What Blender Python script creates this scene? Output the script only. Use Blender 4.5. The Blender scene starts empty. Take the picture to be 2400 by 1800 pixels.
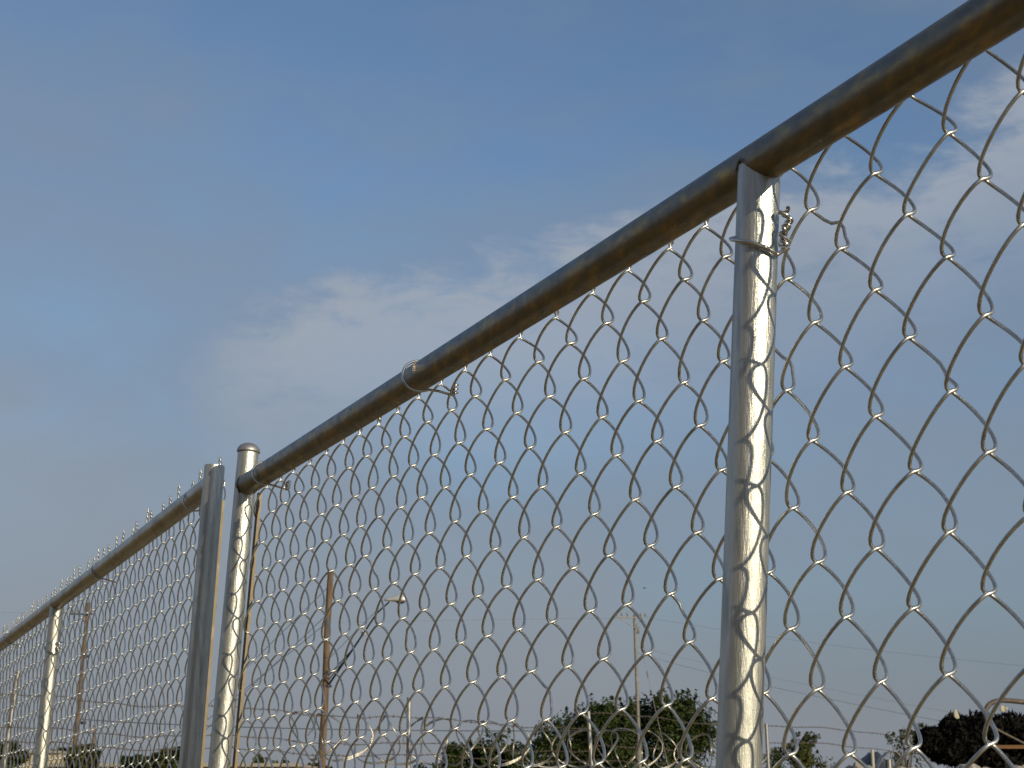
import bpy, math, random
import numpy as np
from mathutils import Vector

random.seed(7)
RS = np.random.RandomState(11)
R = math.radians
scene = bpy.context.scene
COL = scene.collection

# ------------------------------------------------------------------ camera
CAM_Z = 1.5
PITCH = 0.2317844
FPX = 4200.0                       # focal length in pixels of a 2400 px wide frame
cd = bpy.data.cameras.new('camera')
cam = bpy.data.objects.new('camera', cd)
COL.objects.link(cam)
cam.location = (0, 0, CAM_Z)
cam.rotation_euler = (math.pi/2 + PITCH, 0, 0)
cd.sensor_width = 36.0
cd.lens = FPX/2400*36
cd.clip_start = 0.05
cd.clip_end = 6000
cd.dof.use_dof = True
cd.dof.focus_distance = 2.0
cd.dof.aperture_fstop = 44
scene.camera = cam

# ------------------------------------------------------------------ light
SUN_AZ = R(39)                     # measured from straight behind the camera towards its right
SUN_EL = R(16)
sdir = Vector((math.sin(SUN_AZ)*math.cos(SUN_EL), -math.cos(SUN_AZ)*math.cos(SUN_EL), math.sin(SUN_EL)))
ld = bpy.data.lights.new('sun', 'SUN')
ld.energy = 4.0
ld.angle = R(0.53)
ld.color = (1.0, 0.86, 0.60)
lo = bpy.data.objects.new('sun', ld)
COL.objects.link(lo)
lo.rotation_euler = sdir.to_track_quat('Z', 'Y').to_euler()
lo.location = (3, -4, 8)

world = bpy.data.worlds.new('World')
scene.world = world
world.use_nodes = True
nt = world.node_tree
nt.nodes.clear()
def N(t, **kw):
    n = nt.nodes.new(t)
    for k, v in kw.items(): setattr(n, k, v)
    return n
def M(op, a, b=None, c=None, clamp=False):
    n = nt.nodes.new('ShaderNodeMath'); n.operation = op; n.use_clamp = clamp
    for i, v in enumerate((a, b, c)):
        if v is None: continue
        if isinstance(v, (int, float)): n.inputs[i].default_value = v
        else: nt.links.new(v, n.inputs[i])
    return n.outputs[0]
def SS(v, lo_, hi_):
    n = nt.nodes.new('ShaderNodeMapRange'); n.interpolation_type = 'SMOOTHSTEP'
    nt.links.new(v, n.inputs[0]); n.inputs[1].default_value = lo_; n.inputs[2].default_value = hi_
    return n.outputs[0]
def MIX(fac, a, b, bt='MIX'):
    n = nt.nodes.new('ShaderNodeMix'); n.data_type = 'RGBA'; n.blend_type = bt
    for s, v in ((n.inputs[0], fac), (n.inputs[6], a), (n.inputs[7], b)):
        if isinstance(v, (int, float)): s.default_value = v
        elif isinstance(v, tuple): s.default_value = v
        else: nt.links.new(v, s)
    return n.outputs[2]
sky = N('ShaderNodeTexSky', sky_type='NISHITA')
sky.sun_disc = False
sky.sun_elevation = SUN_EL
sky.sun_rotation = math.atan2(sdir.x, sdir.y)
sky.altitude = 100
sky.air_density = 1.0
sky.dust_density = 0.5
sky.ozone_density = 1.6
tc = N('ShaderNodeTexCoord')
sep = N('ShaderNodeSeparateXYZ')
nt.links.new(tc.outputs['Generated'], sep.inputs[0])
az = M('ARCTAN2', sep.outputs[0], sep.outputs[1])
el = M('ARCSINE', sep.outputs[2])
def noise(sx, sy, scale, detail, rough, off=0.0, dist=0.0):
    cb = N('ShaderNodeCombineXYZ')
    nt.links.new(M('MULTIPLY', az, sx), cb.inputs[0]); nt.links.new(M('MULTIPLY', el, sy), cb.inputs[1]); cb.inputs[2].default_value = off
    n = N('ShaderNodeTexNoise'); nt.links.new(cb.outputs[0], n.inputs['Vector'])
    n.inputs['Scale'].default_value = scale; n.inputs['Detail'].default_value = detail; n.inputs['Roughness'].default_value = rough
    n.inputs['Distortion'].default_value = dist
    return n.outputs[0]
n1 = noise(1, 2.0, 6.0, 8, 0.56, 3.1, 0.3)
n2 = noise(1, 2.4, 18.0, 9, 0.64, 8.4, 0.35)
n3 = noise(1, 2.2, 2.6, 5, 0.5, 1.7)
SKYC = MIX(1.0, sky.outputs[0], (0.84, 0.925, 1.03, 1), 'MULTIPLY')
# low haze, the same all round the horizon
hz = M('MULTIPLY', SS(el, 0.31, 0.0), 0.92)
SKYC = MIX(hz, SKYC, (1.56, 1.76, 2.24, 1))
# thin veil of high cloud
veil = M('MULTIPLY', SS(M('ADD', n3, M('MULTIPLY', n1, 0.55)), 0.58, 1.0), 0.60)
SKYC = MIX(veil, SKYC, (2.15, 2.5, 3.05, 1))
# cloud bank rising to the right: below a sloping upper edge, broken by noise
edge = M('SUBTRACT', M('ADD', 0.309, M('MULTIPLY', az, 0.26)), el)
edge = M('ADD', edge, M('MULTIPLY', M('SUBTRACT', n1, 0.5), 0.09))
edge = M('ADD', edge, M('MULTIPLY', M('SUBTRACT', n2, 0.5), 0.08))
bank = M('MULTIPLY', SS(edge, -0.004, 0.028), SS(edge, 0.15, 0.015))
bank = M('MULTIPLY', bank, SS(M('ADD', az, M('MULTIPLY', M('SUBTRACT', n1, 0.5), 0.10)), -0.19, -0.12))
bank = M('MULTIPLY', bank, SS(n2, 0.18, 0.56))
SKYC = MIX(M('MULTIPLY', bank, 0.85), SKYC, (3.35, 3.75, 4.35, 1))
# faint low bank on the left, warm lit
e2 = M('SUBTRACT', M('ADD', 0.155, M('MULTIPLY', az, -0.30)), el)
e2 = M('ADD', e2, M('MULTIPLY', M('SUBTRACT', n1, 0.5), 0.12))
low = M('MULTIPLY', SS(e2, -0.01, 0.07), 0.5)
SKYC = MIX(low, SKYC, (2.7, 2.85, 3.2, 1))
bg = N('ShaderNodeBackground')
nt.links.new(SKYC, bg.inputs[0])
bg.inputs[1].default_value = 0.105
wo = N('ShaderNodeOutputWorld')
nt.links.new(bg.outputs[0], wo.inputs[0])

scene.view_settings.view_transform = 'Standard'
scene.view_settings.look = 'None'
scene.view_settings.gamma = 1.0
scene.view_settings.use_curve_mapping = False
scene.view_settings.exposure = 0.0

# ------------------------------------------------------------------ helpers
def at(x, y, Y):
    """world point at forward distance Y that the 2400x1800 photograph shows at x, y"""
    X = (x-1200)/FPX; U = -(y-900)/FPX; c, s = math.cos(PITCH), math.sin(PITCH)
    r = (X, c-U*s, s+U*c)
    return Vector((r[0]/r[1]*Y, Y, CAM_Z + r[2]/r[1]*Y))

class MB:
    def __init__(s): s.v = []; s.f = []; s.n = 0; s.sm = []
    def add(s, v, f, smooth=True):
        v = np.asarray(v, float); s.v.append(v)
        s.f += [tuple(i+s.n for i in q) for q in f]; s.sm += [smooth]*len(f); s.n += len(v)
    def tube(s, pts, rad, sides=8, cap=True, closed=False):
        P = np.asarray(pts, float); n = len(P)
        r = np.full(n, rad) if np.isscalar(rad) else np.asarray(rad, float)
        if closed: T = np.roll(P, -1, 0)-np.roll(P, 1, 0)
        else:
            T = np.empty_like(P); T[1:-1] = P[2:]-P[:-2]; T[0] = P[1]-P[0]; T[-1] = P[-1]-P[-2]
        T /= np.linalg.norm(T, axis=1)[:, None]+1e-12
        ref = np.array([0, 0, 1.0]) if abs(T[0, 2]) < .9 else np.array([1.0, 0, 0])
        u = np.cross(T[0], ref); u /= np.linalg.norm(u)
        ang = np.arange(sides)*2*math.pi/sides
        V = np.empty((n, sides, 3))
        for i in range(n):
            u = u-T[i]*(u@T[i]); u /= np.linalg.norm(u)+1e-12
            w = np.cross(T[i], u)
            V[i] = P[i]+r[i]*(np.cos(ang)[:, None]*u+np.sin(ang)[:, None]*w)
        f = []
        m = n if closed else n-1
        for i in range(m):
            i2 = (i+1) % n
            for j in range(sides):
                j2 = (j+1) % sides
                f.append((i*sides+j, i*sides+j2, i2*sides+j2, i2*sides+j))
        s.add(V.reshape(-1, 3), f)
        if cap and not closed:                 # caps keep their own vertices so the sides shade straight
            s.add(V[0], [tuple(range(sides))[::-1]], False); s.add(V[-1], [tuple(range(sides))], False)
    def box(s, c, d, rz=0.0, taper=1.0):
        c = np.asarray(c, float); hx, hy, hzz = d[0]/2, d[1]/2, d[2]/2
        v = np.array([(sx*hx*(taper if sz > 0 else 1), sy*hy*(taper if sz > 0 else 1), sz*hzz) for sz in (-1, 1) for sy in (-1, 1) for sx in (-1, 1)])
        ca, sa = math.cos(rz), math.sin(rz)
        v = np.stack([v[:, 0]*ca-v[:, 1]*sa, v[:, 0]*sa+v[:, 1]*ca, v[:, 2]], 1)+c
        s.add(v, [(0, 2, 3, 1), (4, 5, 7, 6), (0, 1, 5, 4), (2, 6, 7, 3), (0, 4, 6, 2), (1, 3, 7, 5)], False)
    def lathe(s, base, axis, prof, sides=16):
        a = np.asarray(axis, float); a /= np.linalg.norm(a)
        ref = np.array([1.0, 0, 0]) if abs(a[0]) < .9 else np.array([0, 1.0, 0])
        u = np.cross(a, ref); u /= np.linalg.norm(u); w = np.cross(a, u)
        ang = np.arange(sides)*2*math.pi/sides
        V = []; f = []
        for r_, h_ in prof:
            for t in ang: V.append(np.asarray(base)+a*h_+r_*(math.cos(t)*u+math.sin(t)*w))
        for i in range(len(prof)-1):
            for j in range(sides):
                j2 = (j+1) % sides
                f.append((i*sides+j, i*sides+j2, (i+1)*sides+j2, (i+1)*sides+j))
        if prof[0][0] > 1e-4: f.append(tuple(range(sides))[::-1])
        if prof[-1][0] > 1e-4: f.append(tuple((len(prof)-1)*sides+j for j in range(sides)))
        s.add(V, f)
    def build(s, name, mat, parent=None, origin=None):
        me = bpy.data.meshes.new(name)
        V = np.concatenate(s.v) if s.v else np.zeros((0, 3))
        o = bpy.data.objects.new(name, me)
        off = np.zeros(3)
        if parent is not None: off = np.array(world_loc(parent))
        elif origin is not None: off = np.array(origin, float); o.location = origin
        me.from_pydata((V-off).tolist(), [], s.f)
        me.polygons.foreach_set('use_smooth', s.sm)
        me.materials.append(mat); me.update()
        COL.objects.link(o)
        if parent is not None: o.parent = parent
        return o
def world_loc(o):
    v = Vector(o.location)
    while o.parent: o = o.parent; v = v+Vector(o.location)
    return v
def tag(o, label=None, cat=None, group=None, kind=None):
    if label: o['label'] = label
    if cat: o['category'] = cat
    if group: o['group'] = group
    if kind: o['kind'] = kind
    return o
def thing(name, loc, label, cat, group=None):
    o = bpy.data.objects.new(name, None); COL.objects.link(o); o.location = loc; o.empty_display_size = .2
    return tag(o, label, cat, group)

# ------------------------------------------------------------------ materials
def mat(name, base=(.5, .5, .5), rough=.6, metal=0.0, var=None, nscale=5.0, detail=6, stretch=(1, 1, 1), bump=0.0, bscale=40, rvar=0.0, spots=None, trans=0.0, coord='Object', spec=0.5, pos=(.35, .7), lobe=None, bdist=None):
    m = bpy.data.materials.new(name); m.use_nodes = True
    if bdist is None: bdist = .0012 if metal > .3 else .01
    t = m.node_tree; b = t.nodes['Principled BSDF']
    b.inputs['Base Color'].default_value = (*base, 1); b.inputs['Roughness'].default_value = rough; b.inputs['Metallic'].default_value = metal
    b.inputs['Specular IOR Level'].default_value = spec
    tcn = t.nodes.new('ShaderNodeTexCoord'); mp = t.nodes.new('ShaderNodeMapping')
    t.links.new(tcn.outputs[coord], mp.inputs[0]); mp.inputs['Scale'].default_value = stretch
    def nz(sc, de=6, ro=.6):
        n = t.nodes.new('ShaderNodeTexNoise'); t.links.new(mp.outputs[0], n.inputs['Vector'])
        n.inputs['Scale'].default_value = sc; n.inputs['Detail'].default_value = de; n.inputs['Roughness'].default_value = ro
        return n.outputs[0]
    col = None
    if var:
        n = nz(nscale, detail); rp = t.nodes.new('ShaderNodeValToRGB'); t.links.new(n, rp.inputs[0])
        cols = [base]+list(var)
        e = rp.color_ramp.elements
        e[0].position = pos[0]; e[1].position = pos[1]
        e[0].color = (*cols[0], 1); e[1].color = (*cols[-1], 1)
        for i, c in enumerate(cols[1:-1]):
            q = e.new(pos[0]+(pos[1]-pos[0])*(i+1)/(len(cols)-1)); q.color = (*c, 1)
        col = rp.outputs[0]
        if rvar:
            mr = t.nodes.new('ShaderNodeMapRange'); t.links.new(nz(nscale*1.7, 4), mr.inputs[0])
            mr.inputs[1].default_value = .3; mr.inputs[2].default_value = .7; mr.inputs[3].default_value = rough-rvar; mr.inputs[4].default_value = rough+rvar
            t.links.new(mr.outputs[0], b.inputs['Roughness'])
    if spots:
        sc, thr, c = spots
        mr = t.nodes.new('ShaderNodeMapRange'); t.links.new(nz(sc, 3, .7), mr.inputs[0]); mr.inputs[1].default_value = thr; mr.inputs[2].default_value = thr+.06
        mx = t.nodes.new('ShaderNodeMix'); mx.data_type = 'RGBA'; t.links.new(mr.outputs[0], mx.inputs[0])
        if col: t.links.new(col, mx.inputs[6])
        else: mx.inputs[6].default_value = (*base, 1)
        mx.inputs[7].default_value = (*c, 1); col = mx.outputs[2]
    if col: t.links.new(col, b.inputs['Base Color'])
    if bump:
        bp = t.nodes.new('ShaderNodeBump'); bp.inputs['Strength'].default_value = bump; bp.inputs['Distance'].default_value = bdist
        t.links.new(nz(bscale, 5, .65), bp.inputs['Height']); t.links.new(bp.outputs[0], b.inputs['Normal'])
    if lobe:
        out = t.nodes['Material Output']; gl = t.nodes.new('ShaderNodeBsdfAnisotropic' if False else 'ShaderNodeBsdfGlossy'); mx = t.nodes.new('ShaderNodeMixShader')
        gl.inputs['Roughness'].default_value = lobe[1]
        if col: t.links.new(col, gl.inputs['Color'])
        if bump: t.links.new(bp.outputs[0], gl.inputs['Normal'])
        mx.inputs[0].default_value = lobe[0]
        t.links.new(b.outputs[0], mx.inputs[1]); t.links.new(gl.outputs[0], mx.inputs[2]); t.links.new(mx.outputs[0], out.inputs[0])
    if trans:
        out = t.nodes['Material Output']; tr = t.nodes.new('ShaderNodeBsdfTranslucent'); mx = t.nodes.new('ShaderNodeMixShader')
        if col: t.links.new(col, tr.inputs[0])
        else: tr.inputs[0].default_value = (*base, 1)
        mx.inputs[0].default_value = trans
        t.links.new(b.outputs[0], mx.inputs[1]); t.links.new(tr.outputs[0], mx.inputs[2]); t.links.new(mx.outputs[0], out.inputs[0])
    return m

M_POST = mat('galvanised_post', (.52, .525, .49), .45, .80, lobe=(.22, .25), var=[(.42, .43, .41), (.56, .55, .51), (.34, .36, .35), (.50, .50, .47)], nscale=16, stretch=(2.2, 2.2, .22), bump=.5, bscale=260, rvar=.07, spots=(70, .70, (.10, .09, .075)))
M_RAIL = mat('weathered_rail', (.15, .14, .125), .36, .9, var=[(.21, .18, .13), (.35, .245, .105)], pos=(.38, .66), nscale=70, detail=9, stretch=(1, .3, 1), bump=.08, bscale=120, rvar=.08, spots=(45, .70, (.08, .065, .05)))
M_RAILL = mat('galvanised_rail', (.34, .32, .27), .34, .92, var=[(.42, .38, .30), (.26, .24, .20), (.40, .34, .22)], nscale=20, stretch=(1, .3, 1), bump=.12, bscale=120, rvar=.07, spots=(60, .71, (.10, .08, .06)))
M_WIRE = mat('galvanised_wire', (.56, .58, .59), .40, .93, var=[(.44, .45, .45), (.64, .66, .67)], nscale=60, bump=.1, bscale=300, rvar=.08)
M_TIE = mat('bright_tie_wire', (.66, .65, .63), .26, .96, var=[(.55, .54, .52), (.7, .69, .67)], nscale=50)
M_CAP = mat('cast_cap', (.42, .42, .42), .5, .8, var=[(.34, .34, .35), (.5, .5, .49)], nscale=40, bump=.2, bscale=200)
M_WELD = mat('weld', (.32, .30, .27), .55, .8, var=[(.1, .09, .08), (.3, .27, .22)], nscale=120, bump=.5, bscale=250)
M_GROUND = mat('dry_dirt', (.22, .16, .07), .95, 0, var=[(.27, .195, .085), (.15, .11, .052)], nscale=.6, bump=.3, bscale=6, spec=.2)
M_LEAFA = mat('leaf_dark', (.026, .044, .011), .6, 0, var=[(.046, .070, .016), (.075, .095, .022)], nscale=.9, trans=.3, pos=(.3, .7), spec=.3)
M_LEAFB = mat('leaf_olive', (.045, .060, .018), .6, 0, var=[(.085, .10, .028), (.12, .125, .036)], nscale=1.2, trans=.3, pos=(.3, .7), spec=.3)
M_BARK = mat('bark', (.10, .075, .05), .9, 0, var=[(.06, .045, .032), (.14, .11, .08)], nscale=5, stretch=(3, 3, .4), bump=.5, bscale=12)
M_WOOD = mat('pole_wood', (.125, .082, .05), .85, 0, var=[(.16, .105, .065), (.07, .05, .033), (.135, .086, .05)], nscale=3.0, stretch=(3, 3, .25), bump=.4, bscale=10)
M_CONC = mat('pole_concrete', (.22, .21, .19), .85, 0, var=[(.18, .17, .155), (.25, .24, .215)], nscale=2)
M_STEEL = mat('dull_steel', (.34, .34, .33), .5, .7, var=[(.26, .26, .26), (.40, .40, .38)], nscale=6)
M_DARKST = mat('dark_steel', (.045, .055, .075), .5, .4)
M_RAZOR = mat('razor_wire', (.42, .40, .36), .38, .95)
M_BARB = mat('barbed_wire', (.16, .13, .11), .6, .7)
M_LAMP = mat('lamp_housing', (.55, .56, .56), .45, .4)
M_LAMPG = mat('lamp_glass', (.03, .035, .04), .2, 0)
M_CABLE = mat('cable_black', (.035, .04, .055), .6, 0)
M_CABLEP = mat('cable_bare', (.55, .46, .40), .5, .6)
M_INS = mat('insulator', (.20, .19, .18), .35, 0)
M_BEIGE = mat('beige_wall', (.42, .36, .25), .9, 0, var=[(.38, .325, .225), (.45, .39, .28)], nscale=1.0)
M_ROOF = mat('roof_edge', (.30, .28, .25), .8, 0, var=[(.25, .235, .21), (.34, .32, .28)], nscale=1.5)
M_GLASS = mat('window_glass', (.03, .035, .04), .1, 0)
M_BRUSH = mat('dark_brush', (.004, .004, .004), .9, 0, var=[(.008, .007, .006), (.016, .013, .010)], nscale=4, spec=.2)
M_BRUSHG = mat('dry_brush_green', (.06, .06, .018), .8, 0, var=[(.10, .085, .03), (.04, .045, .014)], nscale=3, trans=.2)
M_BOARD = mat('tan_board', (.17, .09, .038), .9, 0, var=[(.13, .07, .03), (.20, .11, .05)], nscale=4, stretch=(.3, 3, 3))
M_TRAIL = mat('trailer_paint', (.012, .012, .012), .8, 0, spec=.2)
M_BAR = mat('tension_bar_steel', (.20, .165, .115), .6, .6, var=[(.16, .13, .09), (.24, .20, .14)], nscale=12)
M_SHED = mat('dark_cladding', (.075, .062, .05), .8, 0, var=[(.06, .05, .04), (.09, .075, .06)], nscale=.8)
M_TYRE = mat('tyre', (.02, .02, .02), .8, 0)
M_STONE = mat('rubble_stone', (.30, .28, .25), .92, 0, var=[(.22, .21, .20), (.38, .36, .31), (.26, .25, .25)], nscale=3.0, bump=.5, bscale=14)
M_PIPE = mat('old_pipe', (.13, .11, .095), .65, .3, var=[(.10, .08, .065), (.17, .15, .13)], nscale=8)
M_TAGW = mat('pale_scrap', (.40, .38, .31), .9, 0)
M_TARP = mat('tarp', (.05, .06, .085), .6, 0, var=[(.035, .042, .06), (.075, .085, .11)], nscale=3)
M_BIRD = mat('bird_dark', (.03, .03, .032), .7, 0)

# ------------------------------------------------------------------ ground
g = MB()
xs = np.concatenate([-np.geomspace(3000, 4, 14), np.linspace(-3, 3, 13), np.geomspace(4, 3000, 14)])
ys = xs
gv = [(x, y, (0.03*math.sin(x*1.3+.4*y)+.025*math.sin(y*1.7-.6*x)) if abs(x) < 60 and abs(y) < 60 else 0) for y in ys for x in xs]
nx = len(xs)
g.add(gv, [(j*nx+i, j*nx+i+1, (j+1)*nx+i+1, (j+1)*nx+i) for j in range(nx-1) for i in range(nx-1)])
ground = g.build('ground', M_GROUND); tag(ground, 'bare dry dirt ground of the yard', None, kind='structure')

# ------------------------------------------------------------------ chain link fence
V = 0.1; H = 0.08617; RW = 0.0015; DEP = 0.0110
RP = 0.018
class Frame:
    def __init__(s, az_, L):
        s.d = np.array([-math.sin(az_), math.cos(az_), 0]); s.n = np.array([math.cos(az_), math.sin(az_), 0])
        s.u = np.array([s.n[0]*math.sin(L), s.n[1]*math.sin(L), math.cos(L)])
    def p(s, a, b, h): return a*s.d+b*s.n+h*s.u+np.array([0, 0, CAM_Z])
    def arr(s, A): A = np.asarray(A, float); return A[:, :1]*s.d+A[:, 1:2]*s.n+A[:, 2:3]*s.u+np.array([0, 0, CAM_Z])
FN = Frame(.3973, .0585); FL = Frame(.3916, .046)
H_GROUND = -1.5

TS = np.array([0, .02, .055, .11, .2, .32, .45, .58, .70, .80, .89, .945, .98])
TSL = np.array([0, .06, .22, .5, .78, .94])
def gshape(t): return np.arcsin(.975*np.cos(np.pi*t))/math.asin(.975)
def dshape(t): return np.maximum(0, 1-np.abs(2*t-1)**2.1)**.56

def make_mesh(fr, parent, a_of, b0, h_of, k0, k1, rtop, rbot, twist, sides, kinks, matw, jit=.0013, lowk=None, dep=DEP):
    """one zigzag wire per pair of neighbouring knot columns"""
    knot = {}
    def K(k, r):
        if (k, r) not in knot:
            knot[(k, r)] = (a_of(k, r)+random.gauss(0, jit), b0+random.gauss(0, .0012), h_of(k, r)+random.gauss(0, jit*.9))
        return knot[(k, r)]
    for i in range(k0, k1):
        pts = []
        # twisted end above the top knot
        kt = i if (i+rtop) % 2 == 0 else i+1
        ka, kb, kh = K(kt, rtop)
        ph0 = 0 if kt == i else math.pi
        rs = random.Random(kt*31+5)
        ln = twist*(1+rs.uniform(-.22, .18)); lx = rs.gauss(0, .0035); ly = rs.gauss(0, .003)
        nt_ = 17
        for q in range(nt_, 0, -1):
            t = q/nt_; ph = ph0+t*2*math.pi*2.3
            rr = .0019 if q < nt_-3 else .0019-.0004*(q-nt_+3)
            pts.append((ka+lx*t+rr*math.cos(ph), kb+ly*t+rr*math.sin(ph), kh+.003+ln*t))
        r = rtop
        while r < rbot:
            ts = TS if r < 9 else TSL
            c0 = i if (i+r) % 2 == 0 else i+1; c1 = i if (i+r+1) % 2 == 0 else i+1
            p0 = K(c0, r); p1 = K(c1, r+1)
            o0 = RW*1.1*(1 if c0 == i else -1); o1 = RW*1.1*(1 if c1 == i else -1)
            gq = (1-gshape(ts))/2
            A = (p0[0]+o0)*(1-gq)+(p1[0]+o1)*gq
            s = -1 if c0 == i+1 else 1
            amp = dep*(1+random.gauss(0, .06))
            B = p0[1]*(1-ts)+p1[1]*ts+s*amp*dshape(ts)
            Hh = p0[2]*(1-ts)+p1[2]*ts+random.gauss(0, .0010)*np.sin(np.pi*ts)
            if (i, r) in kinks:
                q = kinks[(i, r)]; wv = np.exp(-((ts-q[0])/.14)**2); A = A+q[1]*wv; Hh = Hh+q[2]*wv
            pts += list(zip(A, B, Hh)); r += 1
        cz = i if (i+rbot) % 2 == 0 else i+1
        ke = K(cz, rbot); pts.append(ke); pts.append((ke[0], ke[1], ke[2]-.02))
        sd = sides
        if lowk and i < lowk: sd = max(5, sides-2)
        mb = MB(); mb.tube(fr.arr(pts), RW, sd); mb.build('wire', matw, parent)

def pipe(fr, a0, b0, h0, a1, b1, h1, rad, name, m, parent, sides=40, segs=2, cap=True, bow=0.0):
    P = [fr.p(a0+(a1-a0)*t, b0+(b1-b0)*t, h0+(h1-h0)*t-bow*math.sin(math.pi*t)) for t in np.linspace(0, 1, segs)]
    mb = MB(); mb.tube(P, rad, sides, cap); return mb.build(name, m, parent)

def tie_ring(fr, a, b, h, rad, parent, tilt=0.0, tail=True, m=None, slack=.004, wr=.0017, drop=.012, back=(0, .0)):
    """wire wrapped round a horizontal rail, its ends hooked into the mesh behind and below"""
    mb = MB(); pts = []
    for t in np.linspace(-1.0, 3.25, 34):       # from behind the top, over the camera side, to under the rail
        rr = rad+wr+slack*math.sin(max(0, t)*.8)**2
        pts.append((a+.008-.007*(t+1)+tilt*math.sin(t), b-rr*math.sin(t), h+rr*math.cos(t)))
    e = pts[-1]
    pts = [(pts[0][0]+.002, b+rad+.010, h+rad*.1)]+pts
    pts += [(e[0]-.006, b+rad*.75, h-rad-.006), (e[0]-.012, b+rad+.010, h-rad-drop*.9), (e[0]-.016, b+rad+.013, h-rad-drop), (e[0]-.015, b+rad+.006, h-rad-drop+.003)]
    mb.tube(fr.arr(pts), wr, 10)
    if tail:
        tw = []
        for q in np.linspace(0, 1, 22):
            ph = q*2*math.pi*3.0
            tw.append((e[0]-.020+.0032*math.cos(ph), b+rad+.012+.0032*math.sin(ph), h-rad+.002-.015*q))
        mb.tube(fr.arr(tw), wr*.95, 8)
    return mb.build('wire_tie', m or M_TIE, parent)

# --- the near panel
BN = 0.7577; PB = BN-(RP+DEP+RW+.0005)
kk = np.array([-5, 0, 4, 12, 16, 20, 24, 28, 30, 32, 36, 40, 42, 43, 44, 46, 48, 90])
top = np.array([0, 0, 0, 0, .004, .006, .003, -.008, -.015, -.021, -.022, 0, .017, .0095, .006, -.002, -.003, 0])
bot = np.array([-.01, -.008, 0, 0, .011, .017, .008, .007, .005, .0015, -.006, -.008, -.002, 0, 0, .002, 0, 0])
def aN(k, r):
    w = min(1, max(0, (r+2)/8.0))
    return 2.0257+(23-k)*H/2+np.interp(k, kk, top)*(1-w)+np.interp(k, kk, bot)*w
def hN(k, r): return .2902+(2-r)*V/2-(np.interp(k, [0, 6, 14, 37, 40], [.004, .007, .008, .008, 0]) if r == -3 else 0)
base = FN.p(3.0, PB, H_GROUND); 
near = thing('chain_link_fence', tuple(base), 'large foreground chain link fence panel with brown stained top rail and domed end post', 'fence', 'leaning chain link fence panels')
A_END = 3.001; A_MID = 1.266; A_FAR = -.47
rail = pipe(FN, A_END, PB, .5425, A_FAR, PB, .5425, .0185, 'top_rail', M_RAIL, near, 48, 14, True, .004)
tag(rail, 'brown stained galvanised top rail')
pipe(FN, A_END, PB, -1.38, A_FAR, PB, -1.38, .0185, 'bottom_rail', M_RAIL, near, 24, 2)
pipe(FN, 1.3075, PB, -1.37, 1.258, PB, .535, .0182, 'post', M_POST, near, 48, 2)
for ae, nm in ((A_END, 'end_post'), (A_FAR, 'end_post')):
    ep = pipe(FN, ae, PB, H_GROUND-.25, ae, PB, .600, .0182, nm, M_POST, near, 48, 2)
    cp = MB(); cp.lathe(FN.p(ae, PB, .598), FN.u, [(.0165, 0), (.0165, .0035), (.0200, .0035), (.0203, .0055), (.0190, .0105), (.0150, .0155), (.0085, .0190), (.0, .0203)], 40)
    cp.build('post_cap', M_CAP, ep)
# weld beads where the post meets the rail
for ae, hh, nrm in ((1.2582, .5425, 0),):
    mb = MB(); pts = []
    for t in np.linspace(0, 2*math.pi, 60, endpoint=False):
        x = .0186*math.cos(t); y = .0186*math.sin(t)
        zz = hh-math.sqrt(max(.0188**2-min(abs(y), .0184)**2, 1e-6))
        pts.append((ae+x, PB+y*1.0, zz+random.gauss(0, .0006)))
    mb.tube(FN.arr(pts), [.0015+random.gauss(0, .0003) for _ in pts], 8, closed=True); mb.build('weld_bead', M_WELD, near)
# end of the rail butts on the end post: a bead round it
mb = MB(); mb.tube(FN.arr([(A_END-.0185*abs(math.cos(t))-.001, PB+.0188*math.cos(t)*1.0, .5425+.0192*math.sin(t)) for t in np.linspace(0, 2*math.pi, 50, endpoint=False)]), .0018, 8, closed=True); mb.build('weld_bead', M_WELD, near)
# tension bars through the mesh ends
for ab in (3.019, A_FAR+.025):
    mb = MB(); cpt = [FN.p(ab, BN, -1.33), FN.p(ab, BN, .535)]
    P0, P1 = np.array(cpt[0]), np.array(cpt[1]); w1 = FN.n*.0024; w2 = FN.d*.0085
    vs = [P+sa*w1+sb*w2 for P in (P0, P1) for sa, sb in ((-1, -1), (1, -1), (1, 1), (-1, 1))]
    mb.add(vs, [(0, 1, 2, 3), (7, 6, 5, 4), (0, 4, 5, 1), (1, 5, 6, 2), (2, 6, 7, 3), (3, 7, 4, 0)], False)
    mb.build('tension_bar', M_BAR, near)
KN = {(42, -2): (.5, -.005, .006), (36, 2): (.5, .006, .004), (15, 1): (.4, .008, 0), (20, 3): (.45, .009, .0), (36, 4): (.4, .010, .005), (40, 0): (.5, -.004, .003), (29, 5): (.5, -.005, .004), (45, 1): (.7, .006, 0)}
make_mesh(FN, near, aN, BN, hN, 0, 80, -3, 33, .030, 9, KN, M_WIRE, lowk=14)
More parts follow.
